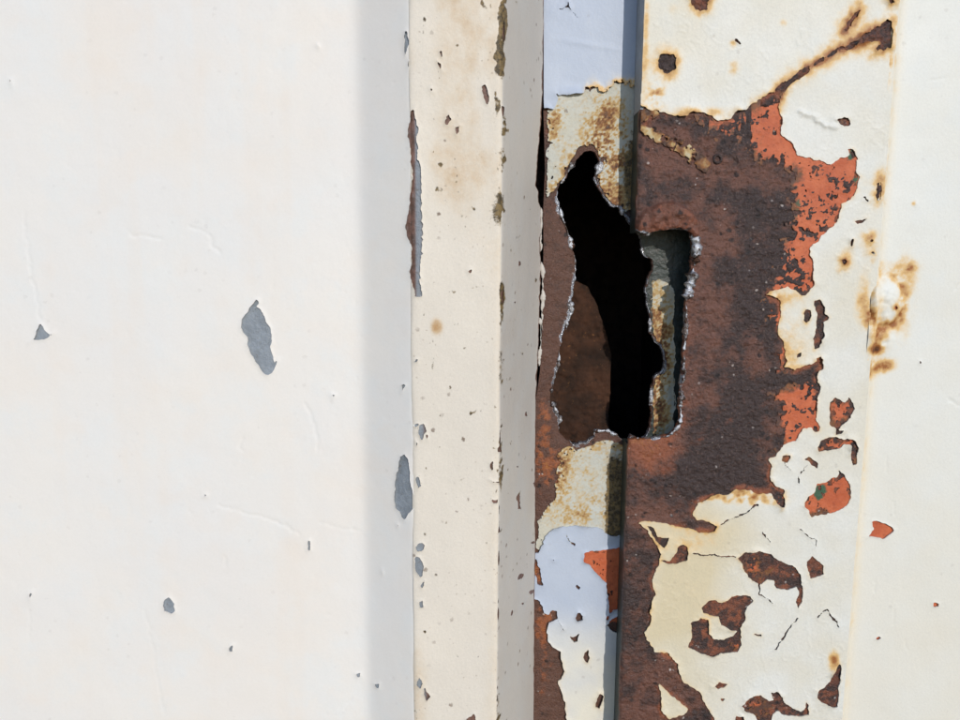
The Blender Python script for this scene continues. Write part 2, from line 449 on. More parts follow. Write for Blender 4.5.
# ------------------------------------------------------------------ the two gate leaves
def leaf(label, x):
    e = bpy.data.objects.new('gate_leaf', None); col.objects.link(e)
    e.location = (x * U, 0, -1500 * U); e.empty_display_size = 0.02
    e['label'] = label; e['category'] = 'gate'; e['group'] = 'leaves of the painted steel gate'
    return e
LEFT = leaf('smooth white painted gate leaf with raised cream rib along its closing edge', -300)
RIGHT = leaf('peeling rusted gate leaf with ragged burnt hole in its brown lock plate', 300)

# ================================================================== left leaf: panel with soft fold
YP, YR = -51.0, -76.0                     # depth of the flat panel and of the rib front
X1 = float(unproj(363, 360, YP)[0]); X2 = float(unproj(411, 360, YR)[0])
X3 = float(unproj(500, 360, YR)[0]); YS = 36.0; YE = YS - 3.0
X4 = float(unproj(538, 360, YE)[0])
def softplus(x, w): return w * np.logaddexp(0, x / w)
SL = (YR - YP) / (X2 - X1)
def y_panel(X):
    return YP + SL * (softplus(X - X1, 3.0) - softplus(X - X2 - 1, 1.2))
def y_strip(X):
    k = (YE - YR) / (X4 - X3)
    left = 3.0 * np.exp(-np.clip(X - X2, 0, None) / 1.5)
    return YR - 2.2 + left + k * softplus(X - X3, 1.3)

CH_LEFT = [
 zm([(245,130),(262,150),(240,185),(275,195),(298,235),(300,275),(330,310),(345,360),(345,400),(330,440),(345,470),(355,520),(362,550),(380,520),(383,530),(362,570),(350,600),(320,625),(290,618),(270,580),(240,540),(220,490),(205,475),(185,420),(182,375),(155,345),(143,290),(148,255),(190,195)], 220, 280, 1/6.545),
 zm([(110,222),(122,240),(132,252),(147,248),(126,261),(98,267),(80,273),(95,260),(100,240)], 0, 240, .375),
 zm([(443,395),(452,390),(465,405),(468,430),(455,432),(437,428),(434,415)], 0, 450, .375),
 zm([(617,519),(624,517),(622,535),(614,536)], 0, 450, .375),
 zm([(80,380),(90,378),(82,398)], 0, 450, .375),
 zm([(545,117),(552,117),(552,124),(545,123)], 0, 450, .375),
 zm([(952,596),(962,594),(962,606),(954,606)], 0, 450, .375),
 zm([(824,240),(829,240),(829,266),(823,268)], 0, 450, .375),
 zm([(845,122),(851,122),(850,129)], 0, 0, .375), zm([(30,215),(37,213),(36,230)], 0, 0, .375),
 zm([(886,412),(894,414),(890,422)], 0, 240, .375),
 zm([(245,382),(262,376),(270,400),(278,440),(285,500),(290,530),(305,550),(315,575),(310,587),(290,588),(285,600),(270,620),(262,642),(245,632),(240,605),(222,595),(218,560),(220,490),(232,440),(235,400)], 340, 360),
 zm([(259,128),(272,130),(277,160),(276,185),(262,220),(259,190)], 340, 0), zm([(271,238),(280,240),(278,268),(270,278)], 340, 0),
 zm([(245,100),(258,98),(262,106),(250,122)], 340, 360), zm([(142,575),(155,572),(156,588),(146,588)], 340, 540),
 zm([(165,120),(172,118),(170,130)], 340, 540), zm([(228,660),(234,660),(232,666)], 340, 360),
]
SLIT = zm([(283,440),(298,440),(300,480),(308,500),(312,520),(308,560),(314,590),(309,640),(318,660),(325,700),(328,800),(330,900),(328,985),(333,1010),(322,1040),(318,1120),(326,1150),(326,1186),(298,1186),(298,1160),(285,1130),(280,1090),(288,1040),(285,990),(268,940),(264,900),(272,860),(285,780),(290,720),(285,640),(274,540),(281,480)], 340, 0)
CH_EDGE = [
 SLIT, zm([(305,25),(315,15),(330,10),(340,18),(335,40),(310,45)], 340, 540),
 zm([(298,70),(310,65),(325,75),(335,105),(330,140),(315,147),(300,115)], 340, 540),
 zm([(318,175),(335,160),(340,170),(330,195),(318,185)], 340, 540), zm([(314,250),(330,240),(336,265),(322,268)], 340, 540),
 zm([(305,575),(315,548),(330,570),(320,595)], 340, 540), zm([(298,0),(312,0),(310,12),(300,12)], 340, 360),
 zm([(318,260),(335,250),(342,280),(325,318),(316,290)], 340, 360), zm([(303,465),(315,468),(323,500),(312,515),(305,490)], 340, 360),
 zm([(295,260),(308,252),(312,262),(300,270)], 340, 360), zm([(345,295),(352,300),(348,320),(342,322)], 340, 360),
 zm([(300,320),(310,325),(306,345)], 340, 360),
]
SCR = [([(305,402),(312,415),(316,430),(319,449)], .8), ([(219,504),(230,508),(262,516),(285,524),(300,535)], .8), ([(24,212),(30,255),(40,320)], .7),
       ([(320,522),(345,528),(362,531)], .5), ([(226,556),(226,566)], .6), ([(30,610),(31,640)], .5), ([(145,610),(152,640),(165,715)], .45),
       ([(340,708),(352,697),(345,710)], .6), ([(130,234),(145,236),(160,238)], .9), ([(190,227),(198,229),(205,233)], .9),
       ([(208,234),(213,238),(210,245),(216,248),(220,252)], 1.0), ([(242,438),(240,447),(243,450)], .8)]

xs = axis(float(unproj(-15, 360, YP)[0]), X2 + 6, 1.5, -1900, X2 + 7)
xs = np.concatenate([xs[xs < X1 - 14], np.arange(X1 - 14, X2 + 7, 1.0)])
zs = zaxis(1.5, YP)
X, Z = np.meshgrid(xs, zs)
def wobble(X, Z, a, s, k): return a * fbm(X, Z, s, 3, k)
Yb = y_panel(X)
d_slit = sdf_poly(X, Z, on(SLIT, y_panel))
base_xs = xs[::2]; base_zs = zs[::2]
Xb, Zb = np.meshgrid(base_xs, base_zs)
orange = sstep(3, -1, sdf_poly(Xb, Zb, on(SLIT, y_panel)))
panel = sheet('panel_sheet', base_xs, base_zs, np.full(Xb.shape, 1.0), y_panel(Xb) + .2, 0, {'orange': orange}, M['grey'], LEFT)
d = union(X, Z, CH_LEFT + CH_EDGE, y_panel) + wobble(X, Z, 0.6, 4, 5)
keep = np.minimum(d, X2 + 3.5 - X)
g = np.zeros(X.shape); scr = np.zeros(X.shape)
for p, w in SCR:
    dl = sdf_line(X, Z, on(p, y_panel)); g += w * np.exp(-(dl / 1.0) ** 2)
dents = 0.35 * fbm(X, Z, 60, 3, 8) + 0.10 * fbm(X, Z, 12, 2, 9)
lift = -0.7 * np.exp(-np.clip(d, 0, 99) / 1.6)
tone = 0.22 * sstep(.05, .5, fbm(X, Z, 110, 3, 12))
tone += 0.5 * np.exp(-((X - unproj(110, 30, YP)[0]) / 30) ** 2 - ((Z - unproj(110, 30, YP)[1]) / 60) ** 2)
tone += 0.22 * sstep(0.15, 0.6, fbm(X, Z * 0.06, 26, 3, 13)) + 0.2 * sstep(.2, .6, fbm(X, Z, 30, 3, 15))
g = g + 0.5 * np.clip(fbm(X, Z, 5, 3, 16) - 0.5, 0, 1) * 2
sheet('paint_coat', xs, zs, keep, Yb - 1.1 + dents + lift + g * 0.5, 1.3,
      {'tone': tone, 'stain': np.zeros(X.shape), 'grime_shade': 0.42 * g}, M['panel'], panel)
# return frame behind the closing edge
box('frame_tube', X1 - 60, X4 - 9, YS + 6, YS + 110, -1490, 1490, M['frame'], LEFT)

box('closing_bar', X4 - 8, float(unproj(548.5, 360, YS)[0]), YS + 45, YS + 110, -1490, 1490, M['frame'], LEFT)
# ------------------------------------------------------------------ left leaf: raised strip along the closing edge
EDGE = [(543,-300),(543.5,0),(543,95),(541,118),(538,150),(535,180),(534,188),(537.5,193),(538,203),(541,208),(541,232),(539.5,240),(541,262),(540,300),(538.5,340),(537,372),(535.5,400),(535,440),(535.5,540),(534.5,590),(534.5,720),(528,1200)]
ep = on(EDGE, YE); o_ = np.argsort(ep[:, 1])
xs = np.concatenate([np.arange(X2, X3 - 3, 1.0), np.arange(X3 - 3, X4 + 9, 0.7)])
zs = zaxis(1.2, YR)
X, Z = np.meshgrid(xs, zs)
edge_d = np.interp(Z, ep[o_, 1], ep[o_, 0]) - X + wobble(X, Z, 0.9, 7, 4) * sstep(unproj(0, 420, YE)[1], unproj(0, 380, YE)[1], Z)
left_d = X - X2 - 0.4 + wobble(X, Z * 0.4, 0.8, 8, 14)
Ys = y_strip(X - 1.0 * fbm(Z, Z * 0 + 2, 90, 3, 57)) + 0.8 * fbm(X, Z, 120, 2, 58)
xb = xs[::2]; zb = zs[::2]; Xb, Zb = np.meshgrid(xb, zb)
strip = sheet('cover_strip', xb, zb, np.minimum(edge_d, X - X2 + 1)[::2, ::2], Ys[::2, ::2] + 0.3, 3.0,
              {'orange': np.clip(sstep(X2 + 9, X2 + 14, Xb) + sstep(X2 + 6.5, X2 + 4.5, Xb) * (sdf_poly(Xb, Zb, on(SLIT, y_strip)) < 2), 0, 1)}, M['grey'], LEFT)
CH_STRIP = [
 zm([(335,585),(345,590),(360,620),(345,640)], 340, 540), zm([(505,715),(535,692),(543,715),(535,730),(510,730)], 340, 540),
 zm([(708,150),(715,135),(735,128),(735,142),(725,158),(712,160)], 340, 540), zm([(755,200),(770,193),(777,200),(772,212),(758,210)], 340, 540),
 zm([(683,285),(692,280),(690,295),(684,300)], 340, 540), zm([(724,250),(736,245),(734,256),(726,258)], 340, 540),
 zm([(760,5),(775,4),(775,14),(764,13)], 340, 540),
 zm([(708,540),(716,530),(722,570),(722,595),(712,590)], 340, 360), zm([(740,205),(748,200),(748,220),(740,222)], 340, 360),
 zm([(685,430),(690,422),(694,438)], 340, 360), zm([(702,425),(710,420),(714,436)], 340, 360), zm([(772,485),(790,485),(795,500),(778,505)], 340, 360),
 zm([(570,345),(582,335),(592,350),(595,380),(590,420),(582,415),(575,385)], 340, 0), zm([(400,205),(410,205),(408,225)], 340, 0),
 zm([(430,460),(442,455),(445,475),(430,500),(422,495)], 340, 0), zm([(390,245),(402,255),(412,285),(400,275)], 340, 0),
 zm([(357,360),(366,350),(368,372),(360,375)], 340, 0), zm([(468,510),(480,507),(482,530),(470,540)], 340, 0),
 zm([(718,325),(726,325),(724,345),(718,345)], 340, 180), zm([(696,485),(704,485),(702,495)], 340, 180),
 zm([(512,358),(524,352),(524,375),(514,372)], 340, 180), zm([(600,410),(612,402),(612,440),(604,440)], 340, 360),
 zm([(610,555),(632,552),(630,570),(612,572)], 340, 360), zm([(632,350),(644,345),(644,365),(632,366)], 340, 360),
 zm([(600,480),(634,484),(636,488),(606,488)], 340, 360), zm([(640,450),(655,440),(655,495),(642,490)], 340, 180),
]
d_l = sdf_poly(X, Z, on(SLIT, y_strip))
dc = union(X, Z, CH_STRIP + CH_EDGE, y_strip) + wobble(X, Z, 1.0, 3.5, 6)
# ragged crumbled arris at X3
arr = np.abs(X - X3 - 0.5) - 1.6 - 3.2 * fbm(Z, Z * 0 + 3, 22, 4, 31) + 2.2
arr = np.where(fbm(Z, Z * 0 + 9, 50, 3, 33) > -0.05, arr, 9)
keep = np.minimum.reduce([dc, left_d, edge_d - 0.8 - 1.5 * np.clip(fbm(X, Z, 10, 3, 21), 0, 1), np.maximum(arr, -9)])
zpix = lambda py, y=YR: float(unproj(500, py, y)[1])
up_ = sstep(zpix(330), zpix(60), Z)
front = sstep(X3 + 1, X3 - 1, X)
grime_shade = 1.5 * np.exp(-((X - X3 - 1) / 3.6) ** 2) * (0.45 + 0.55 * sstep(zpix(190), zpix(20), Z)) * np.clip(0.55 + 1.2 * fbm(X, Z, 30, 3, 40), 0, 1)
grime_shade += 0.55 * front * sstep(X3 - 40, X3 - 6, X) * np.exp(-((Z - zpix(215)) / 25) ** 2)
grime_shade += 1.6 * np.clip(fbm(X, Z * 0.7, 7, 3, 77) - 0.30, 0, 1)
for bx_, by_, rx_, rz_, w_ in ((501,40,4,26,1.3), (499,62,5,9,1.5), (503,12,3,12,1.2), (504,125,3,14,1.0), (503,155,3,10,1.2), (514,42,3,12,.5), (497,100,5,18,.55), (499,205,5,16,.5), (502,295,2.5,14,.9), (501,470,3,20,.7)):
    gx, gz = unproj(bx_, by_, YR); grime_shade += w_ * np.exp(-((X - gx) / rx_) ** 2 - ((Z - gz) / rz_) ** 2) * np.clip(0.75 + 0.9 * fbm(X, Z, 6, 3, 41), 0, 1.5)
cx = 0.5 * (X2 + X3)
stain = front * (0.17 * np.exp(-((X - cx) / 26) ** 2) * sstep(zpix(350), zpix(120), Z) * (0.7 + 0.6 * fbm(X, Z, 40, 3, 50)))
stain += front * 0.55 * np.exp(-((X - float(unproj(437, 327, YR)[0])) / 5) ** 2 - ((Z - zpix(327)) / 7) ** 2)
stain += front * 0.16 * sstep(X2 + 26, X2 + 4, X) * sstep(zpix(600), zpix(690), Z)
stain += front * 0.16 * np.clip(fbm(X, Z * 0.6, 34, 4, 56, 0.6) + 0.1, 0, 1) * (0.4 + 0.9 * up_) + 0.10 * front * np.exp(-((X - X3) / 14) ** 2)
stain = np.clip(stain, 0, 1)
tone = np.clip(front * (0.92 + 0.15 * fbm(X, Z, 50, 3, 51)), 0, 1)  # side kept greyer than front: the steep face's shade put into colour
sheet('paint_coat', xs, zs, keep, Ys - 0.9 + 0.3 * fbm(X, Z, 25, 3, 52) - 0.7 * np.exp(-np.clip(keep, 0, 99) / 1.3), 1.1,
      {'tone': tone, 'stain': stain, 'grime_shade': np.clip(grime_shade, 0, 1)}, M['strip'], strip)

for k, pts in enumerate([[(541,208),(541.5,230),(540.5,252)], [(542,262),(543,285),(542,312),(542.5,330)], [(540,318),(541,345),(538.5,366)]]):
    bead('paint_flake', pts, YE - 1.0, 1.5, M['strip'], strip, seed=500 + 9 * k, jit=0.7, squash=0.5)

# ================================================================== right leaf: lock stile (square tube with burnt hole)
HOLE = [(585,152),(591,150),(596,152),(599,160),(598,170),(594,177),(599,190),(605,199),(611,206),(619,207),(622,212),(632,227),(640,237),(642,250),(644,256),(651,260),(652,270),(647,280),(645,290),(647,305),(650,318),(650,332),(655,342),(660,345),(664,354),(665,365),(662,372),(654,376),(651,387),(651,405),(650,425),(646,436),(640,441),(635,436),(631,435),(628,442),(624,442),(617,436),(610,432),(600,430),(594,430),(595,436),(585,442),(575,445),(567,440),(561,435),(559,425),(561,418),(556,412),(550,402),(551,392),(557,375),(559,355),(562,337),(567,322),(571,313),(571,303),(573,292),(575,280),(575,257),(571,242),(566,230),(561,212),(558,200),(557,190),(561,182),(566,177),(569,169),(575,161)]
XL = float(unproj(544.5, 360, YS)[0]); XRI = float(unproj(735, 360, YS)[0])
xs = axis(XL, float(unproj(705, 360, YS)[0]), 1.05, XL, XRI)
zs = zaxis(1.05, YS)
X, Z = np.meshgrid(xs, zs)
EDGE_S = [(543,-300),(543,100),(544,130),(545,170),(543,215),(543.5,240),(543,300),(542,335),(540,372),(536,400),(534,440),(533,1200)]
es = on(EDGE_S, YS); o_ = np.argsort(es[:, 1])
xs = np.concatenate([np.arange(float(unproj(526, 360, YS)[0]), XL, 1.05), xs]); X, Z = np.meshgrid(xs, zs)
le = X - np.interp(Z, es[o_, 1], es[o_, 0]) + wobble(X, Z, .6, 8, 60)
le = X - (np.interp(Z, es[o_, 1], es[o_, 0]) - 0.0)
hd = sdf_poly(X, Z, on(HOLE, YS), 40) + wobble(X, Z, 1.1, 5, 61)
keep = np.minimum(hd, le)
P = lambda px, py: tuple(float(v) for v in unproj(px, py, YS))
def blob(px, py, rx, rz, y=YS):
    x, z = unproj(px, py, y); return np.exp(-((X - x) / rx) ** 2 - ((Z - z) / rz) ** 2)
orange = np.clip(0.9 * blob(543, 440, 9, 55) + 0.8 * blob(556, 470, 14, 22) + 0.9 * blob(553, 120, 10, 22) + 0.35 * blob(548, 270, 6, 80)
                 + 0.9 * blob(545, 622, 14, 28) + 0.5 * blob(545, 680, 14, 40) + 0.8 * blob(538, 572, 8, 14) + 0.8 * blob(590, 562, 22, 20) + .5 * blob(560, 560, 60, 30), 0, 1)
orange = np.clip(orange * (0.65 + 1.1 * fbm(X, Z, 6, 4, 175, 0.65)), 0, 1)
deep = np.clip(0.5 * blob(556, 160, 14, 30) + 0.9 * blob(628, 170, 12, 50) + 0.6 * blob(680, 260, 40, 60), 0, 1)
cut = np.clip(1.0 - np.clip(hd, 0, 99) / 5.0, 0, 1) * np.clip(0.55 + 1.4 * fbm(X, Z, 22, 3, 62), 0, 1)
crust = 0.8 * fbm(X, Z, 6, 4, 63) + 0.7 * fbm(X, Z, 16, 3, 64)
# the burnt edge curls: dished inward on the left, melted lip at the very edge
dish = 5.0 * np.exp(-np.clip(hd, 0, 99) / 7.0) * sstep(P(600, 0)[0], P(560, 0)[0], X)
Yst = YS + 0.9 * crust + dish - 1.2 * np.exp(-np.clip(hd, 0, 99) / 1.5)
stile = sheet('lock_stile', xs, zs, keep, Yst, 7.0, {'orange': orange, 'deep': deep, 'cut': cut}, M['stile_rust'], RIGHT)
TB = 82.0
xl = float(unproj(549, 360, YS)[0])
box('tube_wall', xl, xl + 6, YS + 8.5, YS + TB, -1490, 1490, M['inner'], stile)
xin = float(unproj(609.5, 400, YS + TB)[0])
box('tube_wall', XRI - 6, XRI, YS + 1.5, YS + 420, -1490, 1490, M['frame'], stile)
box('tube_wall', xl, xl + 6, YS + TB + 8, YS + 420, -1490, 1490, M['frame'], stile)  # added deep side wall, closes the dark void behind the hole
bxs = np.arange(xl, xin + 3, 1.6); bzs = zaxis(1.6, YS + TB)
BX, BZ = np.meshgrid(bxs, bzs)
tp = on([(530,276),(575,280),(588,288),(597,306),(604,328),(611,352)], YS + TB)  # slanted top edge follows a shadow line, so shade is cut into the shape
sheet('tube_back_sunlit', bxs, bzs, np.minimum(xin - BX + 2.5 * fbm(BX * 0.2, BZ, 40, 3, 401), np.interp(BX, tp[:, 0], tp[:, 1]) - BZ + 3 * fbm(BX, BZ, 12, 4, 404)), YS + TB + 2.2 * fbm(BX, BZ, 14, 4, 402, 0.6) + 1.2 * fbm(BX, BZ, 5, 3, 403), 5.0, {}, M['inner'], stile)
box('dark_backing', xl, XRI, YS + 420.2, YS + 428, -1490, 1490, M['frame'], stile)  # added unseen backing, set deep so the hole turns black

# old speckled paint coat on the stile
OLD = [
 [(554,94),(640,80),(640,205),(622,214),(612,206),(603,196),(597,178),(601,160),(592,146),(578,150),(566,176),(556,190),(546,200),(546,112)],
 [(557,452),(566,446),(580,449),(598,440),(612,437),(626,446),(640,470),(640,545),(590,540),(536,552),(537,520),(552,500),(556,476)],
 [(651,280),(658,278),(667,281),(674,290),(675,300),(675,442),(652,442),(651,300)],
]
od = union(X, Z, OLD, YS, 30)
hb = sdf_poly(X, Z, on(HOLE, YS), 40)
oldkeep = -od - 1.0 + 3.4 * fbm(X, Z, 9, 4, 65)
thin = np.where((Z > P(0, 215)[1]) | (Z < P(0, 430)[1]), 1.0, 0.0)
near_r = np.clip(0.5 + 0.9 * fbm(X, Z, 5, 4, 66), 0, 2)
spk = 2.6 * fbm(X, Z, 3.6, 4, 67, 0.6) + 0.62 - 0.6 * blob(560, 145, 14, 40) - 0.6 * blob(560, 460, 14, 30) - 0.5 * blob(618, 175, 14, 40) - 0.4 * np.exp(-np.clip(hb, 0, 99) / 6)
oldkeep = np.minimum.reduce([oldkeep, hb - 1.2 - 1.5 * near_r, le - 1, np.where(thin > 0, spk + 0.12 * np.clip(-od, 0, 30), spk + 1.2)])
stain = np.clip(0.50 * blob(602, 125, 20, 34) + 0.45 * blob(615, 165, 18, 45) + 0.45 * blob(557, 120, 10, 25) + 0.6 * blob(556, 470, 12, 32)
                + 0.16 * blob(595, 475, 45, 35) + 0.22 * blob(580, 515, 60, 16) + 0.55 * blob(660, 370, 12, 90) + 0.5 * np.exp(-np.clip(hb, 0, 99) / 7), 0, 1)
stain = (stain + 0.045) * np.clip(0.75 + 0.9 * fbm(X, Z, 14, 4, 68) + 0.9 * fbm(X, Z, 2.1, 2, 168, 0.7), 0, 2.4)
grime_shade = np.clip(1.3 * blob(631, 175, 9, 42) + 1.1 * sstep(P(615, 0)[0], P(625, 0)[0], X) * sstep(P(0, 430)[1], P(0, 470)[1], Z) * (X < P(640, 0)[0]) + 0.35 * blob(560, 140, 14, 30) + 0.20 * (fbm(X, Z, 9, 3, 69) > .25) + .5 * blob(612, 105, 6, 14), 0, 1)  # term along plate edge paints the cast shadow darker; the rest is dirt
tone = np.clip(0.05 + 0.4 * fbm(X, Z, 26, 3, 70) + 0.6 * blob(605, 125, 22, 36) + 0.5 * blob(660, 370, 16, 90), 0, 1)
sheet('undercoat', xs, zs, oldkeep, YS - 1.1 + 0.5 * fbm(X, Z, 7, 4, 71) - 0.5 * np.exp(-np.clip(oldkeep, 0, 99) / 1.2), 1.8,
      {'tone': tone, 'stain': stain, 'grime_shade': grime_shade}, M['old'], stile)

SP = [[(578,544),(626,540),(626,622),(606,622),(606,590),(578,566)]]
spd = -union(X, Z, SP, YS, 12)
sk = np.minimum.reduce([spd + 2 * fbm(X, Z, 8, 4, 172), (0.30 - 0.7 * fbm(X, Z, 5, 4, 173) + 0.1 * blob(592, 562, 15, 15)) * 6, le - 0.8])
sheet('primer_coat', xs, zs, sk, YS - 1.5 - 0.3 * fbm(X, Z, 5, 3, 174), 1.5, {'tone': np.zeros(X.shape)}, M['primer'], stile)

gk = np.minimum.reduce([-sdf_poly(X, Z, on([(637,218),(720,218),(720,452),(641,452)], YS), 12) , hb - 0.6 - near_r, od + 1.5])
sheet('inner_shaded_paint', xs, zs, gk, YS - 1.4 + 0.5 * fbm(X, Z, 7, 4, 176), 1.2, {}, M['green'], stile)  # dark paint takes the place of the lip's longer shadow

# pale blue top coat on the stile
TOP_HOLES = [
 [(520,112),(545,109),(553,109.5),(557,101),(556,92),(559,96),(567,96.5),(575,94.5),(584,93.5),(585,88),(597,86),(605,93),(614,84),(640,84),(700,90),(700,532),(610,535),(605,532),(597,527),(590,527.5),(575,525),(560,526),(552,528.5),(545,535),(541,545),(538,552),(520,552)],
 [(528,560),(536,559),(540,568),(542,580),(543.5,585),(538,584),(535,575),(528,575)],
 [(520,596),(535,597),(540,601),(544,611),(548,613),(552,609),(557,610),(558,617),(553,620),(548,621),(546,630),(548,640),(553,646),(560,650),(561,660),(564,670),(560,678),(557,680),(561,690),(564,700),(566,712),(568,725),(570,800),(520,800)],
 [(583.5,553),(590,550),(606,548),(607,548),(622,546),(622,606),(612,610),(607,615),(605,619),(609,620),(608,600),(606,582),(597,573),(588,564),(584,561)],
 zm([(205,345),(212,340),(222,352),(220,358),(210,354)], 500, 460, .361), zm([(207,430),(215,418),(230,425),(228,440),(213,442)], 500, 460, .361),
 zm([(190,485),(205,488),(220,475),(215,500),(205,503)], 500, 460, .361), zm([(232,530),(242,522),(248,545),(240,558),(233,550)], 500, 460, .361),
 zm([(265,655),(275,640),(285,650),(275,685),(265,680)], 500, 460, .361), zm([(147,272),(152,271),(152,277)], 500, 460, .361),
 [(611,618),(622,612),(622,632),(612,630),(606,624)],
]
TCR = [[(567,0),(568,6),(567,9),(572,13),(578,19)], [(567,9),(560,9)], [(566,535),(575,545)], [(569,480),(585,497)], [(556,616),(560,624),(563,630)]]
td = union(X, Z, TOP_HOLES, YS, 20)
for p in TCR: td = np.minimum(td, sdf_line(X, Z, on(p, YS)) - 0.55)
soft = sstep(P(580, 0)[0], P(592, 0)[0], X) * (Z > P(0, 300)[1])
td = td + 0.6 * fbm(X, Z, 6, 4, 72) + 6.0 * soft * fbm(X, Z, 9, 5, 172, 0.7)
keep = np.minimum(td, le - 0.5)
topz = sstep(P(0, 665)[1], P(0, 595)[1], Z)
tone = np.clip((1 - topz) * (0.85 + 0.3 * fbm(X, Z, 30, 3, 73)), 0, 1)
stain = 0.35 * np.exp(-np.clip(td, 0, 99) / 5) * soft + 0.16 * (1 - topz) * np.exp(-np.clip(td, 0, 99) / 6)
curl = -2.4 * np.exp(-np.clip(td, 0, 99) / 2.2) * np.clip(0.4 + fbm(X, Z, 16, 2, 74), 0, 1) - 2.6 * blob(572, 94, 14, 5) 
sheet('paint_coat', xs, zs, keep, YS - 2.6 + 0.35 * fbm(X, Z, 24, 3, 75) - 0.5 * np.exp(-((Z - P(0, 42)[1] + 0.15 * (X - P(590, 0)[0])) / 3) ** 2) * blob(590, 42, 30, 30) + curl, 1.7,
      {'tone': tone, 'stain': stain, 'grime_shade': np.zeros(X.shape)}, M['stile'], stile)

# bright melted rim of the hole in the stile
for k, (pts, r) in enumerate([
  ([(560,208),(565,226),(570,240),(574,255),(575,270),(575,284)], 1.7), ([(571,299),(571,312),(568,321),(565,330)], 1.6),
  ([(560,350),(559,360),(556,374),(553,386),(551,394)], 1.9), ([(551,402),(556,411),(561,417),(560,424)], 1.9),
  ([(594,431),(600,430),(610,432),(617,436),(623,442)], 1.7), ([(631,435),(636,438),(641,441),(647,436),(650,427)], 1.6),
  ([(650,318),(650,331),(655,342),(661,346),(664,356),(665,366),(661,373),(654,376)], 1.5), ([(651,384),(651,398),(650,414)], 1.3),
  ([(561,183),(566,176),(569,168),(575,160)], 1.8), ([(600,157),(599,168),(596,176),(600,186),(604,196)], 1.8), ([(620,206),(624,214),(632,226)], 1.5)]):
    bead('melted_rim', pts, YS + (3.0 if pts[0][0] < 580 else -0.5), r, M['metal'], stile, seed=100 + 7 * k)

# ================================================================== right leaf: lock plate
XE = float(unproj(631.5, 360, 0)[0])
XSEAM = float(unproj(868, 360, 0)[0])
PHOLE = [(560,236),(634,231),(642,233),(650,231.5),(660,230),(672,228),(680,229),(689,233),(693,240),(693,256),(691,270),(690,282),(686,296),(685,310),(686,322),(685,335),(683,357),(682,370),(681,384),(680,396),(679,408),(680,420),(677,428),(671,434),(664,437),(650,439),(638,440),(628,441),(560,441)]
xs = axis(XE - 6, XSEAM + 4, 1.0, XE - 6, XSEAM + 5); zs = zaxis(1.0, 0)
X, Z = np.meshgrid(xs, zs)
P = lambda px, py: tuple(float(v) for v in unproj(px, py, 0))
def blob(px, py, rx, rz):
    x, z = unproj(px, py, 0); return np.exp(-((X - x) / rx) ** 2 - ((Z - z) / rz) ** 2)
ph = sdf_poly(X, Z, on(PHOLE, 0), 40)
phn = ph + wobble(X, Z, 1.2, 6, 80)
edge = X - XE + wobble(X * 0.3, Z, 0.9, 12, 81) * np.where((Z < P(0, 90)[1]), 1.4, 0.25)
painted = sstep(P(0, 108)[1], P(0, 102)[1], Z)
pkeep = np.minimum.reduce([phn, edge - 5 * painted, XSEAM - 1 - X])

BARE = [(600,104),(641,106),(647,109),(660,112),(675,116),(685,115),(690,112),(697,111),(705,114),(712,117),(717,122),(730,119),(737,111),(744,111),(752,103),(760,100),(761,98),(768,94),(774,92),(779,96),(777,107),(782,122),(781,135),(790,142),(797,155),(805,158),(819,160),(830,165),(840,159),(849,155),(847,149),(853,149),(857,159),(855,160),(856,172),(860,176),(857,182),(854,195),(842,205),(840,212),(834,225),(820,236),(817,242),(810,247),(809,255),(812,262),(812,280),(815,284),(805,295),(800,296),(795,290),(787,287),(774,290),(766,294),(780,300),(781,310),(777,327),(777,335),(782,342),(786,360),(784,366),(794,370),(802,366),(814,362),(820,357),(823,367),(815,375),(820,387),(815,405),(816,420),(820,430),(814,432),(809,427),(802,429),(795,440),(781,447),(776,455),(769,460),(772,467),(769,477),(774,485),(784,490),(784,502),(781,509),(777,505),(771,492),(757,495),(750,490),(735,489),(727,495),(717,494),(711,496),(697,503),(691,514),(697,519),(704,520),(717,525),(715,530),(699,532),(684,527),(670,525),(644,520),(639,523),(648,532),(655,541),(659,550),(659,565),(652,579),(655,594),(650,604),(650,624),(644,631),(648,640),(655,651),(668,653),(677,662),(682,680),(699,691),(706,705),(715,720),(722,760),(600,760)]
ISLE = [(659,684),(664,688),(670,695),(680,702),(688,709),(684,714),(668,717),(661,709),(662,698)]
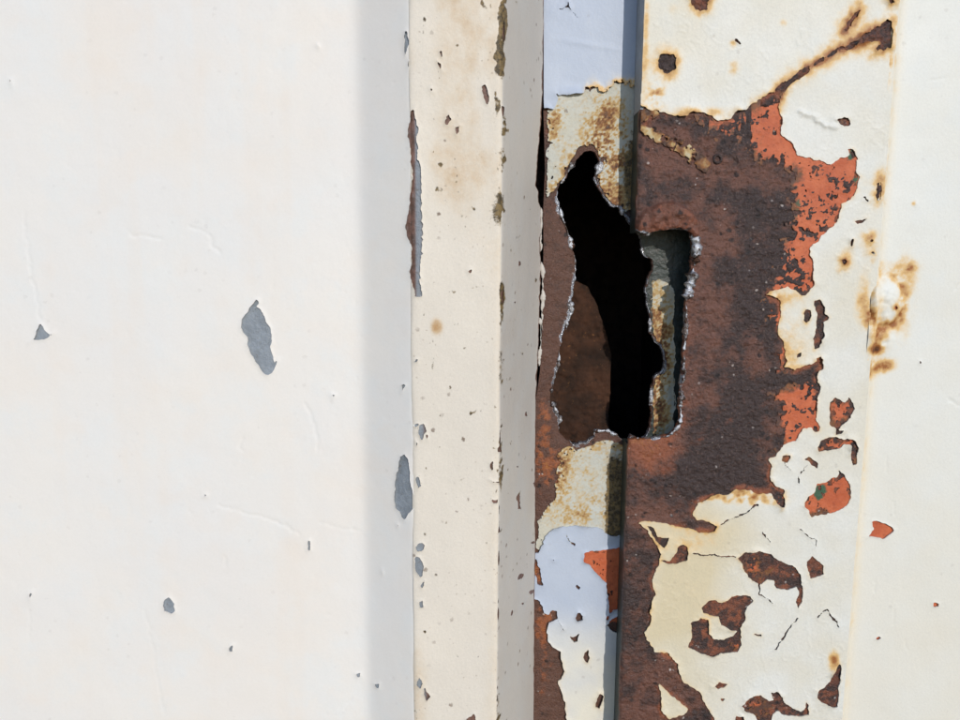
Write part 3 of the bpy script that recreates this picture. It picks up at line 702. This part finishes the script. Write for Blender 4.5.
CHIPS = [
 [(646,525),(653,527),(657,536),(668,538),(664,547),(659,545),(653,534)], [(657,559),(670,560),(677,547),(683,544),(688,547),(688,559),(677,563),(668,563)],
 zm([(70,70),(100,45),(150,42),(200,55),(240,85),(290,105),(320,135),(325,170),(335,195),(318,205),(305,185),(260,195),(225,190),(215,160),(185,155),(165,175),(125,160),(95,120),(85,90)], 720, 540),
 zm([(318,190),(334,196),(325,235),(312,272),(302,250)], 720, 540),
 [(702,607),(708,601),(714,599),(720,602),(725,602),(731,596),(740,594),(750,596),(754,600),(746,606),(745,620),(739,628),(741,636),(741,645),(737,651),(720,653),(712,656),(699,653),(687,647),(691,637),(691,622),(699,618),(708,619),(708,633),(714,638),(724,639),(732,635),(736,630),(728,628),(721,625),(718,617),(703,613)],
 zm([(385,600),(420,580),(440,560),(450,520),(470,495),(480,500),(477,560),(467,662),(450,665),(400,645),(385,625)], 720, 540),
 zm([(85,660),(120,625),(160,618),(195,640),(215,640),(205,605),(230,605),(250,625),(260,650),(290,672),(320,678),(345,665),(345,648),(355,655),(350,695),(330,702),(280,700),(250,695),(225,680),(210,690),(195,740),(150,740),(140,700),(100,680)], 720, 540),
 zm([(50,745),(60,700),(90,695),(110,745)], 720, 540), zm([(-28,582),(-8,560),(30,574),(15,590),(-12,592)], 720, 540),
 zm([(135,375),(165,372),(168,382),(145,382)], 720, 540), zm([(0,630),(15,635),(10,642)], 720, 540),
 zm([(345,85),(370,65),(410,100),(412,135),(360,155),(350,120)], 720, 540),
 zm([(335,580),(350,545),(375,530),(385,495),(420,490),(440,475),(470,470),(475,440),(490,450),(510,490),(522,520),(515,570),(480,600),(420,615),(360,630),(350,600)], 720, 360),
 zm([(435,200),(440,165),(460,145),(480,160),(500,170),(512,150),(530,170),(538,195),(520,230),(490,255),(470,280),(490,285),(480,295),(460,300),(455,270),(435,260)], 720, 360),
 zm([(390,350),(400,325),(430,310),(460,305),(490,320),(510,310),(540,320),(552,350),(545,420),(530,420),(520,390),(520,340),(495,335),(470,350),(430,362),(395,367)], 720, 360),
 zm([(245,400),(255,380),(280,380),(270,410)], 720, 360), zm([(335,395),(350,383),(390,410),(388,435),(365,420)], 720, 360),
 zm([(460,480),(490,468),(512,470),(517,500),(495,505),(470,492)], 720, 0),
 zm([(330,530),(340,512),(360,520),(362,550),(345,575),(330,555)], 720, 180),
 zm([(375,485),(395,472),(410,490),(420,530),(437,545),(430,562),(412,570),(415,620),(395,670),(375,675),(368,630),(380,590),(385,540),(375,505)], 720, 180),
 zm([(540,165),(590,150),(570,170),(545,175)], 720, 180), zm([(515,265),(520,238),(530,238),(525,262)], 720, 180), zm([(305,695),(318,692),(316,708),(306,708)], 720, 180),
 zm([(376,712),(400,708),(404,722),(378,722)], 720, 180),
]
SPOTS = [   # chips with a rust bleed round them
 zm([(752,-30),(760,0),(770,22),(800,50),(828,42),(836,0),(830,-30)], 500, 0), zm([(625,250),(640,225),(660,215),(690,222),(708,240),(700,275),(675,298),(650,290),(630,275)], 500, 0),
 zm([(160,420),(165,400),(215,375),(225,350),(270,320),(300,295),(340,265),(370,258),(355,290),(310,315),(270,345),(240,385),(235,410),(190,430)], 720, 0),
 zm([(365,265),(440,210),(500,185),(560,145),(620,115),(655,92),(682,88),(681,198),(666,195),(650,205),(620,210),(615,195),(640,165),(600,165),(560,175),(510,195),(460,212),(390,258)], 720, 0),
 zm([(490,128),(500,95),(530,55),(552,32),(556,45),(530,85),(505,125)], 720, 0), zm([(672,0),(692,-8),(694,12),(680,16)], 720, 0),
 zm([(620,25),(640,10),(641,50),(630,80),(622,60)], 720, 180), zm([(482,320),(496,312),(502,325),(488,340)], 720, 180), zm([(594,225),(601,220),(601,245),(595,250)], 720, 180),
 zm([(605,290),(614,285),(614,298)], 720, 180),
]
CRACKS = [[(720,524),(730,519),(742,514),(757,504)], [(763,532),(768,542)], [(779,572),(790,580)], [(775,647),(785,632),(797,617)], [(817,617),(826,608),(830,614),(838,626)],
          [(735,40),(741,44)], [(863,197),(868,201)], [(797,482),(800,470),(806,466)], [(692,553),(715,555),(735,556)], [(800,530),(815,540),(815,548)], [(785,462),(790,470)], [(757,577),(760,594),(772,602)]]
PUCK = [(800,113),(812,117),(826,126),(835,128)]
b0 = sdf_poly(X, Z, on(BARE, 0), 60)
isl = sdf_poly(X, Z, on(ISLE, 0), 10)
b0 = np.maximum(b0, -isl)
ch = union(X, Z, CHIPS, 0, 16)
sp = union(X, Z, SPOTS, 0, 30)
nz_ = 1.2 * fbm(X, Z, 5, 4, 82, 0.65) + 0.9 * fbm(X, Z, 14, 2, 83)
bare = np.minimum.reduce([b0 + nz_, ch + 0.6 * nz_, sp + 1.6 * nz_ + 1.2 * fbm(X, Z, 3, 3, 198)])
crk = np.full(X.shape, FAR)
for p in CRACKS: crk = np.minimum(crk, sdf_line(X, Z, on(p, 0)) - 0.72 + 0.5 * fbm(X, Z, 9, 2, 84))

# bent lip over the hole
lx, lz = P(667, 231)
el = np.sqrt(((X - lx) / 31) ** 2 + ((Z - lz) / 27) ** 2)
lip = sstep(1.05, 0.90, el + 0.06 * fbm(X, Z, 8, 3, 188)) * (Z > lz - 6)
inner = sstep(1.0, -6.0, b0)                       # well inside the bare zone
crust = 1.4 * fbm(X * 0.8, Z, 3.2, 3, 85, 0.7) + 1.2 * fbm(X * 0.7, Z, 10, 4, 86, 0.65) + 1.0 * fbm(X, Z, 40, 2, 86)
pits = -2.2 * sstep(0.28, 0.5, fbm(X, Z, 5, 3, 87)) * sstep(-.1, .3, fbm(X, Z, 50, 3, 187))
sc = fbm(X, Z, 30, 4, 88)
scale = 0.7 * sstep(0.02, 0.2, sc + 0.35 * fbm(X, Z, 5, 3, 189))                # raised scales of rust
Ypl = 0.0 - inner * (0.9 * crust + 0.6 * scale + 0.5 * pits) - 10.0 * lip * (0.9 + 0.3 * fbm(X, Z, 8, 3, 190)) - 1.9 * sstep(2, -3, sp + 1.5 * fbm(X, Z, 4, 3, 191)) * (0.8 + fbm(X, Z, 3, 3, 192)) + 2.2 * np.exp(-np.clip(ph, 0, 99) / 2.0)
Ypl += 2.0 * np.exp(-((X - XE) / 1.5) ** 2)
reddish = 0.6 * blob(648, 450, 30, 30) + 0.25 * np.clip(fbm(X, Z, 26, 4, 289, 0.6), 0, 1) + 0.10 * sstep(P(735, 0)[0], P(690, 0)[0], X) + 0.15 * lip + 0.28 * np.exp(-np.clip(ph, 0, 99) / 14) + 0.08 * sstep(P(0, 520)[1], P(0, 560)[1], Z) * (X < P(690, 0)[0])
reddish += 0.6 * np.exp(-(b0 / 5) ** 2) * np.clip(0.2 + 1.6 * fbm(X, Z, 18, 3, 193), 0, 1) + 0.35 * np.exp(-np.clip(-b0, 0, 99) / 8) * (X > P(690, 0)[0]) + 0.2 * (ch < 0) * (fbm(X, Z, 7, 3, 90) > 0.2)
strk = sdf_line(X, Z, on([(700,440),(730,420),(760,408),(790,385)], 0))
reddish += 0.30 * np.exp(-(strk / 4) ** 2)
yst = sdf_line(X, Z, on([(645,126),(662,142),(685,152),(705,168)], 0), 20)
reddish += 0.3 * np.exp(-(yst / 5) ** 2) * (0.6 + 0.6 * fbm(X, Z, 6, 3, 91)) + .5 * blob(650, 115, 10, 12)
deep = np.clip(0.55 * sstep(P(690, 0)[0], P(745, 0)[0], X) + 0.6 * fbm(X, Z, 24, 5, 288, 0.7) - 0.5 * blob(655, 455, 28, 26) - .3 * blob(720, 260, 26, 120) + 0.6 * blob(700, 470, 60, 26) + 0.5 * blob(640, 180, 14, 60) + 0.5 * sc + .4 * blob(690, 125, 40, 10) - 0.8 * lip
               + 1.0 * (sp < 2) + 1.0 * (ch < 1) + .5 * blob(640, 620, 40, 110), 0, 1)
cut = np.clip(1 - np.clip(ph, 0, 99) / 4.5, 0, 1) * np.clip(0.45 + 1.2 * fbm(X, Z, 20, 3, 92), 0, 1)
plate = sheet('lock_plate', xs, zs, pkeep, Ypl, 6.0, {'orange': np.clip(reddish, 0, 1), 'deep': deep, 'cut': cut}, M['rust'], RIGHT)
zt, zb_ = P(0, 229)[1], P(0, 443)[1]
zp = P(0, 106)[1]
box('shade_flange', XE + 0.8, XE + 5, 3.0, YS - 1.8, zt, zp, M['green'], plate)  # added flange, coloured dark so it reads as shadow
box('shade_flange', XE + 0.3, XE + 5, 0.1, YS - 2.8, zp + 0.1, 1490, M['grey'], plate)  # grey picked to sink into the shadow strip beside it
box('shade_flange', XE + 0.8, XE + 5, 3.0, YS - 1.8, -1490, zb_, M['green'], plate)  # lower length, also dark to pass for shadow

# red primer showing round the rust
PRIM = [
 [(688,108),(735,106),(748,112),(748,168),(728,150),(706,136),(692,124)],
 [(722,112),(765,86),(790,90),(870,140),(870,200),(826,300),(772,302),(764,290),(770,268),(778,240),(786,214),(782,190),(792,178),(770,170),(748,164),(734,150)],
 [(768,392),(790,382),(804,372),(826,368),(830,440),(776,462),(772,450),(774,430),(770,412)],
 [(762,296),(796,298),(796,330),(794,376),(772,378),(768,352),(774,342),(764,330)],
 [(770,486),(790,486),(790,515),(772,512)],
 [(798,470),(860,465),(860,520),(798,520)], [(824,395),(860,395),(852,430),(824,432)], [(812,432),(860,430),(862,468),(812,458)], [(778,452),(822,452),(822,472),(778,468)],
 [(830,115),(855,115),(855,130),(830,130)],
 [(735,552),(760,552),(772,572),(755,585),(740,575)], [(731,628),(745,628),(745,652),(728,652)], [(738,700),(760,690),(774,704),(760,718),(740,712)],
 [(850,215),(870,215),(870,226),(850,226)],
]
prd = union(X, Z, PRIM, 0, 20)
holes = 0.75 * fbm(X, Z * 0.8, 4.2, 3, 93, 0.6) + 0.45 * fbm(X, Z, 16, 3, 94)
strk2 = fbm(X, Z * 0.28, 6.5, 3, 95)
pk = -prd + 7.0 * fbm(X, Z, 12, 5, 96, 0.62)
pk0 = -prd + 5 * fbm(X, Z, 16, 3, 296)
depthin = np.clip(-prd, 0, 40)
dens = 0.42 - 0.026 * depthin
pk = np.minimum(pk, (0.20 - np.clip(dens, -0.04, 0.5) - holes) * 7)
tl = sstep(P(790, 0)[0], P(745, 0)[0], X) * (Z > P(0, 200)[1])
pk = np.minimum(pk, (0.10 + 0.6 * (1 - tl) - strk2 * 1.0) * 8)
pk = np.minimum(pk, np.minimum(pkeep - 2, XSEAM - X))
pk = np.minimum(pk, 8 - bare)                     # only under and near the broken paint
green = np.clip(1.3 * blob(796, 200, 4, 14) * (fbm(X, Z, 5, 3, 97) > -.1) + 1.3 * blob(820, 491, 7, 8) + blob(853, 154, 6, 6) + 1.2 * blob(814, 567, 8, 8) + .8 * blob(857, 178, 3, 4), 0, 1)
green = sstep(0.35, 0.6, green + 0.7 * fbm(X, Z, 6, 3, 199) * (green > 0.05))
sheet('primer_coat', xs, zs, pk, -0.45 - 0.25 * np.clip(inner * (0.9 * crust + .6 * scale), -.5, 2.5) - 0.3 * fbm(X, Z, 5, 3, 98), 1.4, {'tone': green, 'stain': np.clip(1.0 - np.clip(pk0, 0, 99) / 15.0, 0, 1) * 0.8 + .25 * tl}, M['primer'], plate)

REM = [zm([(560,492),(600,508),(650,532),(700,552),(745,570),(775,592),(805,612),(838,655),(832,692),(790,672),(720,622),(650,582),(590,548),(560,520)], 500, 0), [(638,104),(652,106),(660,114),(652,120),(640,122)]]
rd = -union(X, Z, REM, 0, 12)
rk = np.minimum.reduce([rd + 2.5 * fbm(X, Z, 5, 4, 194), (0.06 + 0.02 * np.clip(rd, 0, 10) + fbm(X, Z, 7, 5, 195, 0.7)) * 5, pkeep - 1])
sheet('undercoat', xs, zs, rk, -1.4 - 0.7 * fbm(X + Z, Z * 0.4, 4, 3, 196), 2.0, {'tone': np.full(X.shape, .9), 'stain': np.clip(0.72 + 1.0 * fbm(X, Z, 8, 4, 197), 0.2, 1), 'grime_shade': np.full(X.shape, 0.4)}, M['old'], plate)

# white paint on the plate
keep = np.minimum.reduce([bare, crk, np.minimum(phn, edge) - 0.5, XSEAM + 2 - X])
curl = np.clip(0.25 + 1.1 * fbm(X, Z, 22, 3, 99), 0, 1.1)
cu = -3.2 * np.exp(-np.clip(bare, 0, 99) / 3.2) * curl ** 1.5 - 0.5 * np.exp(-np.clip(crk, 0, 99) / 2.0)
pk_ = sdf_line(X, Z, on(PUCK, 0)); cu -= 1.5 * np.exp(-(pk_ / 2.5) ** 2)
# flaky wrinkles
wr = np.abs(fbm(X, Z, 24, 3, 101)); wr = 0.9 * np.exp(-(wr / 0.03) ** 2) * sstep(0.0, 0.3, fbm(X, Z, 70, 2, 102) + 0.25)
low = sstep(P(0, 480)[1], P(0, 520)[1], Z) * sstep(P(800, 0)[0], P(700, 0)[0], X)
stain = (0.5 * np.exp(-np.clip(sp, 0, 99) / 6.5) + 0.30 * np.exp(-np.clip(sp, 0, 99) / 11) * blob(845, 25, 40, 45)
         + 0.20 * np.exp(-np.clip(b0, 0, 99) / 3.5) + 0.16 * np.exp(-np.clip(ch, 0, 99) / 3)
         + 0.75 * blob(655, 97, 9, 13) * (0.6 + fbm(X, Z, 6, 3, 104)) + 0.3 * blob(700, 112, 30, 6)
         + 0.6 * blob(735, 497, 42, 7) * (0.7 + 1.2 * fbm(X, Z, 7, 3, 297)) + 0.18 * blob(700, 535, 45, 25) + 0.10 * blob(690, 600, 45, 60) + 0.22 * blob(790, 350, 22, 40) + 0.3 * blob(775, 297, 20, 8)
         + 0.35 * blob(733, 68, 7, 8) + 0.4 * blob(732, 45, 4, 4) + 0.35 * blob(783, 24, 4, 4) + 0.15 * blob(672, 10, 5, 5)
         + 0.5 * blob(833, 660, 6, 12) + 0.4 * blob(862, 300, 8, 25) + 0.45 * blob(868, 318, 6, 12) + 0.35 * blob(880, 180, 5, 12) + .3 * blob(645, 30, 4, 60))
stain = np.clip(stain * (0.85 + 0.5 * fbm(X, Z, 15, 3, 105) + 0.3 * fbm(X, Z, 5, 3, 205)), 0, 1)
grime_shade = np.clip(0.30 * blob(650, 100, 10, 14) + 0.25 * blob(690, 19, 12, 4) + 0.4 * np.exp(-(crk / 1.2) ** 2) * (crk < 50) + .25 * blob(810, 385, 10, 20), 0, 1)
tone = np.clip(0.75 * low + 0.3 * blob(700, 560, 60, 60) + 0.15 + 0.35 * fbm(X, Z, 45, 3, 106) - 0.25 * blob(780, 40, 80, 60), 0, 1)
sheet('paint_coat', xs, zs, keep, -1.35 + 0.25 * fbm(X, Z, 30, 3, 107) - 0.3 * wr + cu, 1.4,
      {'tone': tone, 'stain': stain, 'grime_shade': grime_shade}, M['plate'], plate)

for k, (pts, r) in enumerate([
  ([(640,233),(652,231),(664,229),(676,227),(684,229)], 1.4), ([(688,231),(693,236),(695,245),(696,254),(694,265)], 2.3), ([(693,268),(691,280),(688,292),(686,301)], 2.6),
  ([(686,304),(686,320),(685,338),(684,352)], 1.3), ([(684,352),(684,366),(685,372),(683,384)], 1.7), ([(682,388),(681,402),(681,414),(680,424)], 2.6), ([(680,424),(675,431),(668,436),(662,437)], 1.6)]):
    bead('melted_rim', pts, -1.0, r, M['metal'], plate, seed=300 + 11 * k)

def ring(name, px, py, y, R, r, h, mat, parent):
    x, z = unproj(px, py, y); N, K = 20, 8; V = []
    for i in range(N):
        a = 2 * math.pi * i / N
        for j in range(K):
            b = 2 * math.pi * j / K
            q = R + r * math.cos(b); V.append((x + q * math.cos(a), y - h * math.sin(b), z + q * math.sin(a)))
    idx = np.arange(N * K).reshape(N, K)
    q = np.stack([idx, np.roll(idx, -1, 1), np.roll(np.roll(idx, -1, 0), -1, 1), np.roll(idx, -1, 0)], -1).reshape(-1, 4)
    me = raw_mesh(name, V, q.ravel(), np.full(len(q), 4), {'deep': np.full(N * K, .6), 'orange': np.full(N * K, .1), 'cut': np.zeros(N * K)})
    return link(name, me, mat, parent)
ring('rivet_collar', 717.5, 159, -0.5, 3.6, 1.4, 1.8, M['rust'], plate)

# ================================================================== right leaf: sheet panel beyond the seam
YQ = 7.0
xs = axis(XSEAM - 3, float(unproj(975, 360, YQ)[0]), 1.2, XSEAM - 3, 1900); zs = zaxis(1.2, 0)
X, Z = np.meshgrid(xs, zs)
CH_R = [zm([(585,710),(612,680),(610,645),(640,645),(690,670),(695,682),(660,715),(610,705)], 720, 360), zm([(850,253),(875,253),(873,267),(853,267)], 720, 540),
        zm([(622,395),(632,385),(642,392),(632,405)], 720, 540), zm([(780,95),(788,92),(786,104)], 720, 180), zm([(795,5),(805,8),(800,18)], 720, 360), zm([(680,505),(690,500),(700,510),(690,520)], 720, 180)]
SCR_R = [([(875,581),(873,592)], .8), ([(895,610),(893,624)], .6), ([(887,458),(887,474)], .7), ([(893,500),(895,515)], .5), ([(903,640),(908,650)], .5), ([(950,400),(960,406)], .9), ([(955,290),(960,285)], .7), ([(930,80),(945,78)], .5)]
def prof(X):
    t = np.clip((X - XSEAM) / 11.0, 0, 1)
    return -0.9 + (YQ + 0.9) * (t * t * (3 - 2 * t))
bx, bz = (float(v) for v in unproj(888, 302, 0))
el = np.sqrt(((X - bx) / 19) ** 2 + ((Z - bz) / 24) ** 2)
bl = np.clip(1 - el ** 2, 0, 1) ** 0.7
bx2, bz2 = (float(v) for v in unproj(882, 338, 0))
bl2 = np.exp(-((X - bx2) / 14) ** 2 - ((Z - bz2) / 16) ** 2)
Yr = prof(X) + 0.5 * fbm(X, Z, 40, 3, 110) - 9.0 * bl * (0.85 + 0.4 * fbm(X, Z, 14, 3, 111)) - 5 * bl2 * (0.8 + .5 * fbm(X, Z, 9, 3, 112)) - 1.0 * np.exp(-((X - XSEAM - 3) / 5) ** 2) * fbm(X, Z, 30, 4, 113)
g = np.zeros(X.shape)
for p, w in SCR_R:
    g += w * np.exp(-(sdf_line(X, Z, on(p, YQ)) / 1.0) ** 2)
rp = sheet('panel_sheet', xs[::2], zs[::2], np.full(X[::2, ::2].shape, 1.0), Yr[::2, ::2] + 1.6, 0, {'orange': np.full(X[::2, ::2].shape, .9), 'deep': np.zeros(X[::2, ::2].shape), 'cut': np.zeros(X[::2, ::2].shape), }, M['primer'], RIGHT)
at = rp.data.attributes.new('tone', 'FLOAT', 'POINT')
d = union(X, Z, CH_R, YQ) + wobble(X, Z, .5, 5, 114)
def blob(px, py, rx, rz):
    x, z = unproj(px, py, YQ * 0.6); return np.exp(-((X - x) / rx) ** 2 - ((Z - z) / rz) ** 2)
ringb = np.exp(-((el - 1.05) / 0.22) ** 2)
stain = (0.34 * ringb * (0.7 + .8 * fbm(X, Z, 14, 3, 115)) + 0.42 * blob(880, 335, 12, 18) + 0.35 * blob(905, 300, 12, 40) + 0.22 * blob(905, 268, 22, 12) + 0.55 * blob(912, 268, 3, 3) + .5 * blob(894, 307, 3.5, 3.5)
         + .4 * blob(872, 368, 12, 8) + .55 * blob(887, 366, 9, 6) + 0.6 * blob(877, 350, 10, 4) + .3 * blob(868, 315, 5, 14) + .4 * blob(915, 203, 2.5, 3) + .35 * blob(880, 185, 5, 14) + .3 * blob(886, 55, 6, 30) + 0.14 * np.exp(-((X - XSEAM - 6) / 8) ** 2))
stain = np.clip(stain * (0.85 + 0.8 * fbm(X, Z, 12, 4, 116) + 0.35 * fbm(X, Z, 4.5, 3, 216)), 0, 1)
grime_shade = np.clip(.45 * g + .5 * blob(878, 372, 9, 3) + .3 * blob(880, 318, 4, 7) + 0.2 * np.exp(-((X - XSEAM) / 2.0) ** 2) * np.clip(fbm(X, Z, 20, 3, 117) * 2, 0, 1), 0, 1)
tone = np.clip(0.7 * np.exp(-((X - XSEAM - 7) / 7) ** 2) + 0.5 * sstep(P(0, 150)[1], P(0, 650)[1], Z) + 0.3 * fbm(X, Z, 60, 3, 118) - .5 * bl, 0, 1)
sheet('paint_coat', xs, zs, d, Yr + g * .6 - 0.6 * np.exp(-np.clip(d, 0, 99) / 1.5), 1.4, {'tone': tone, 'stain': stain, 'grime_shade': grime_shade}, M['rpanel'], rp)
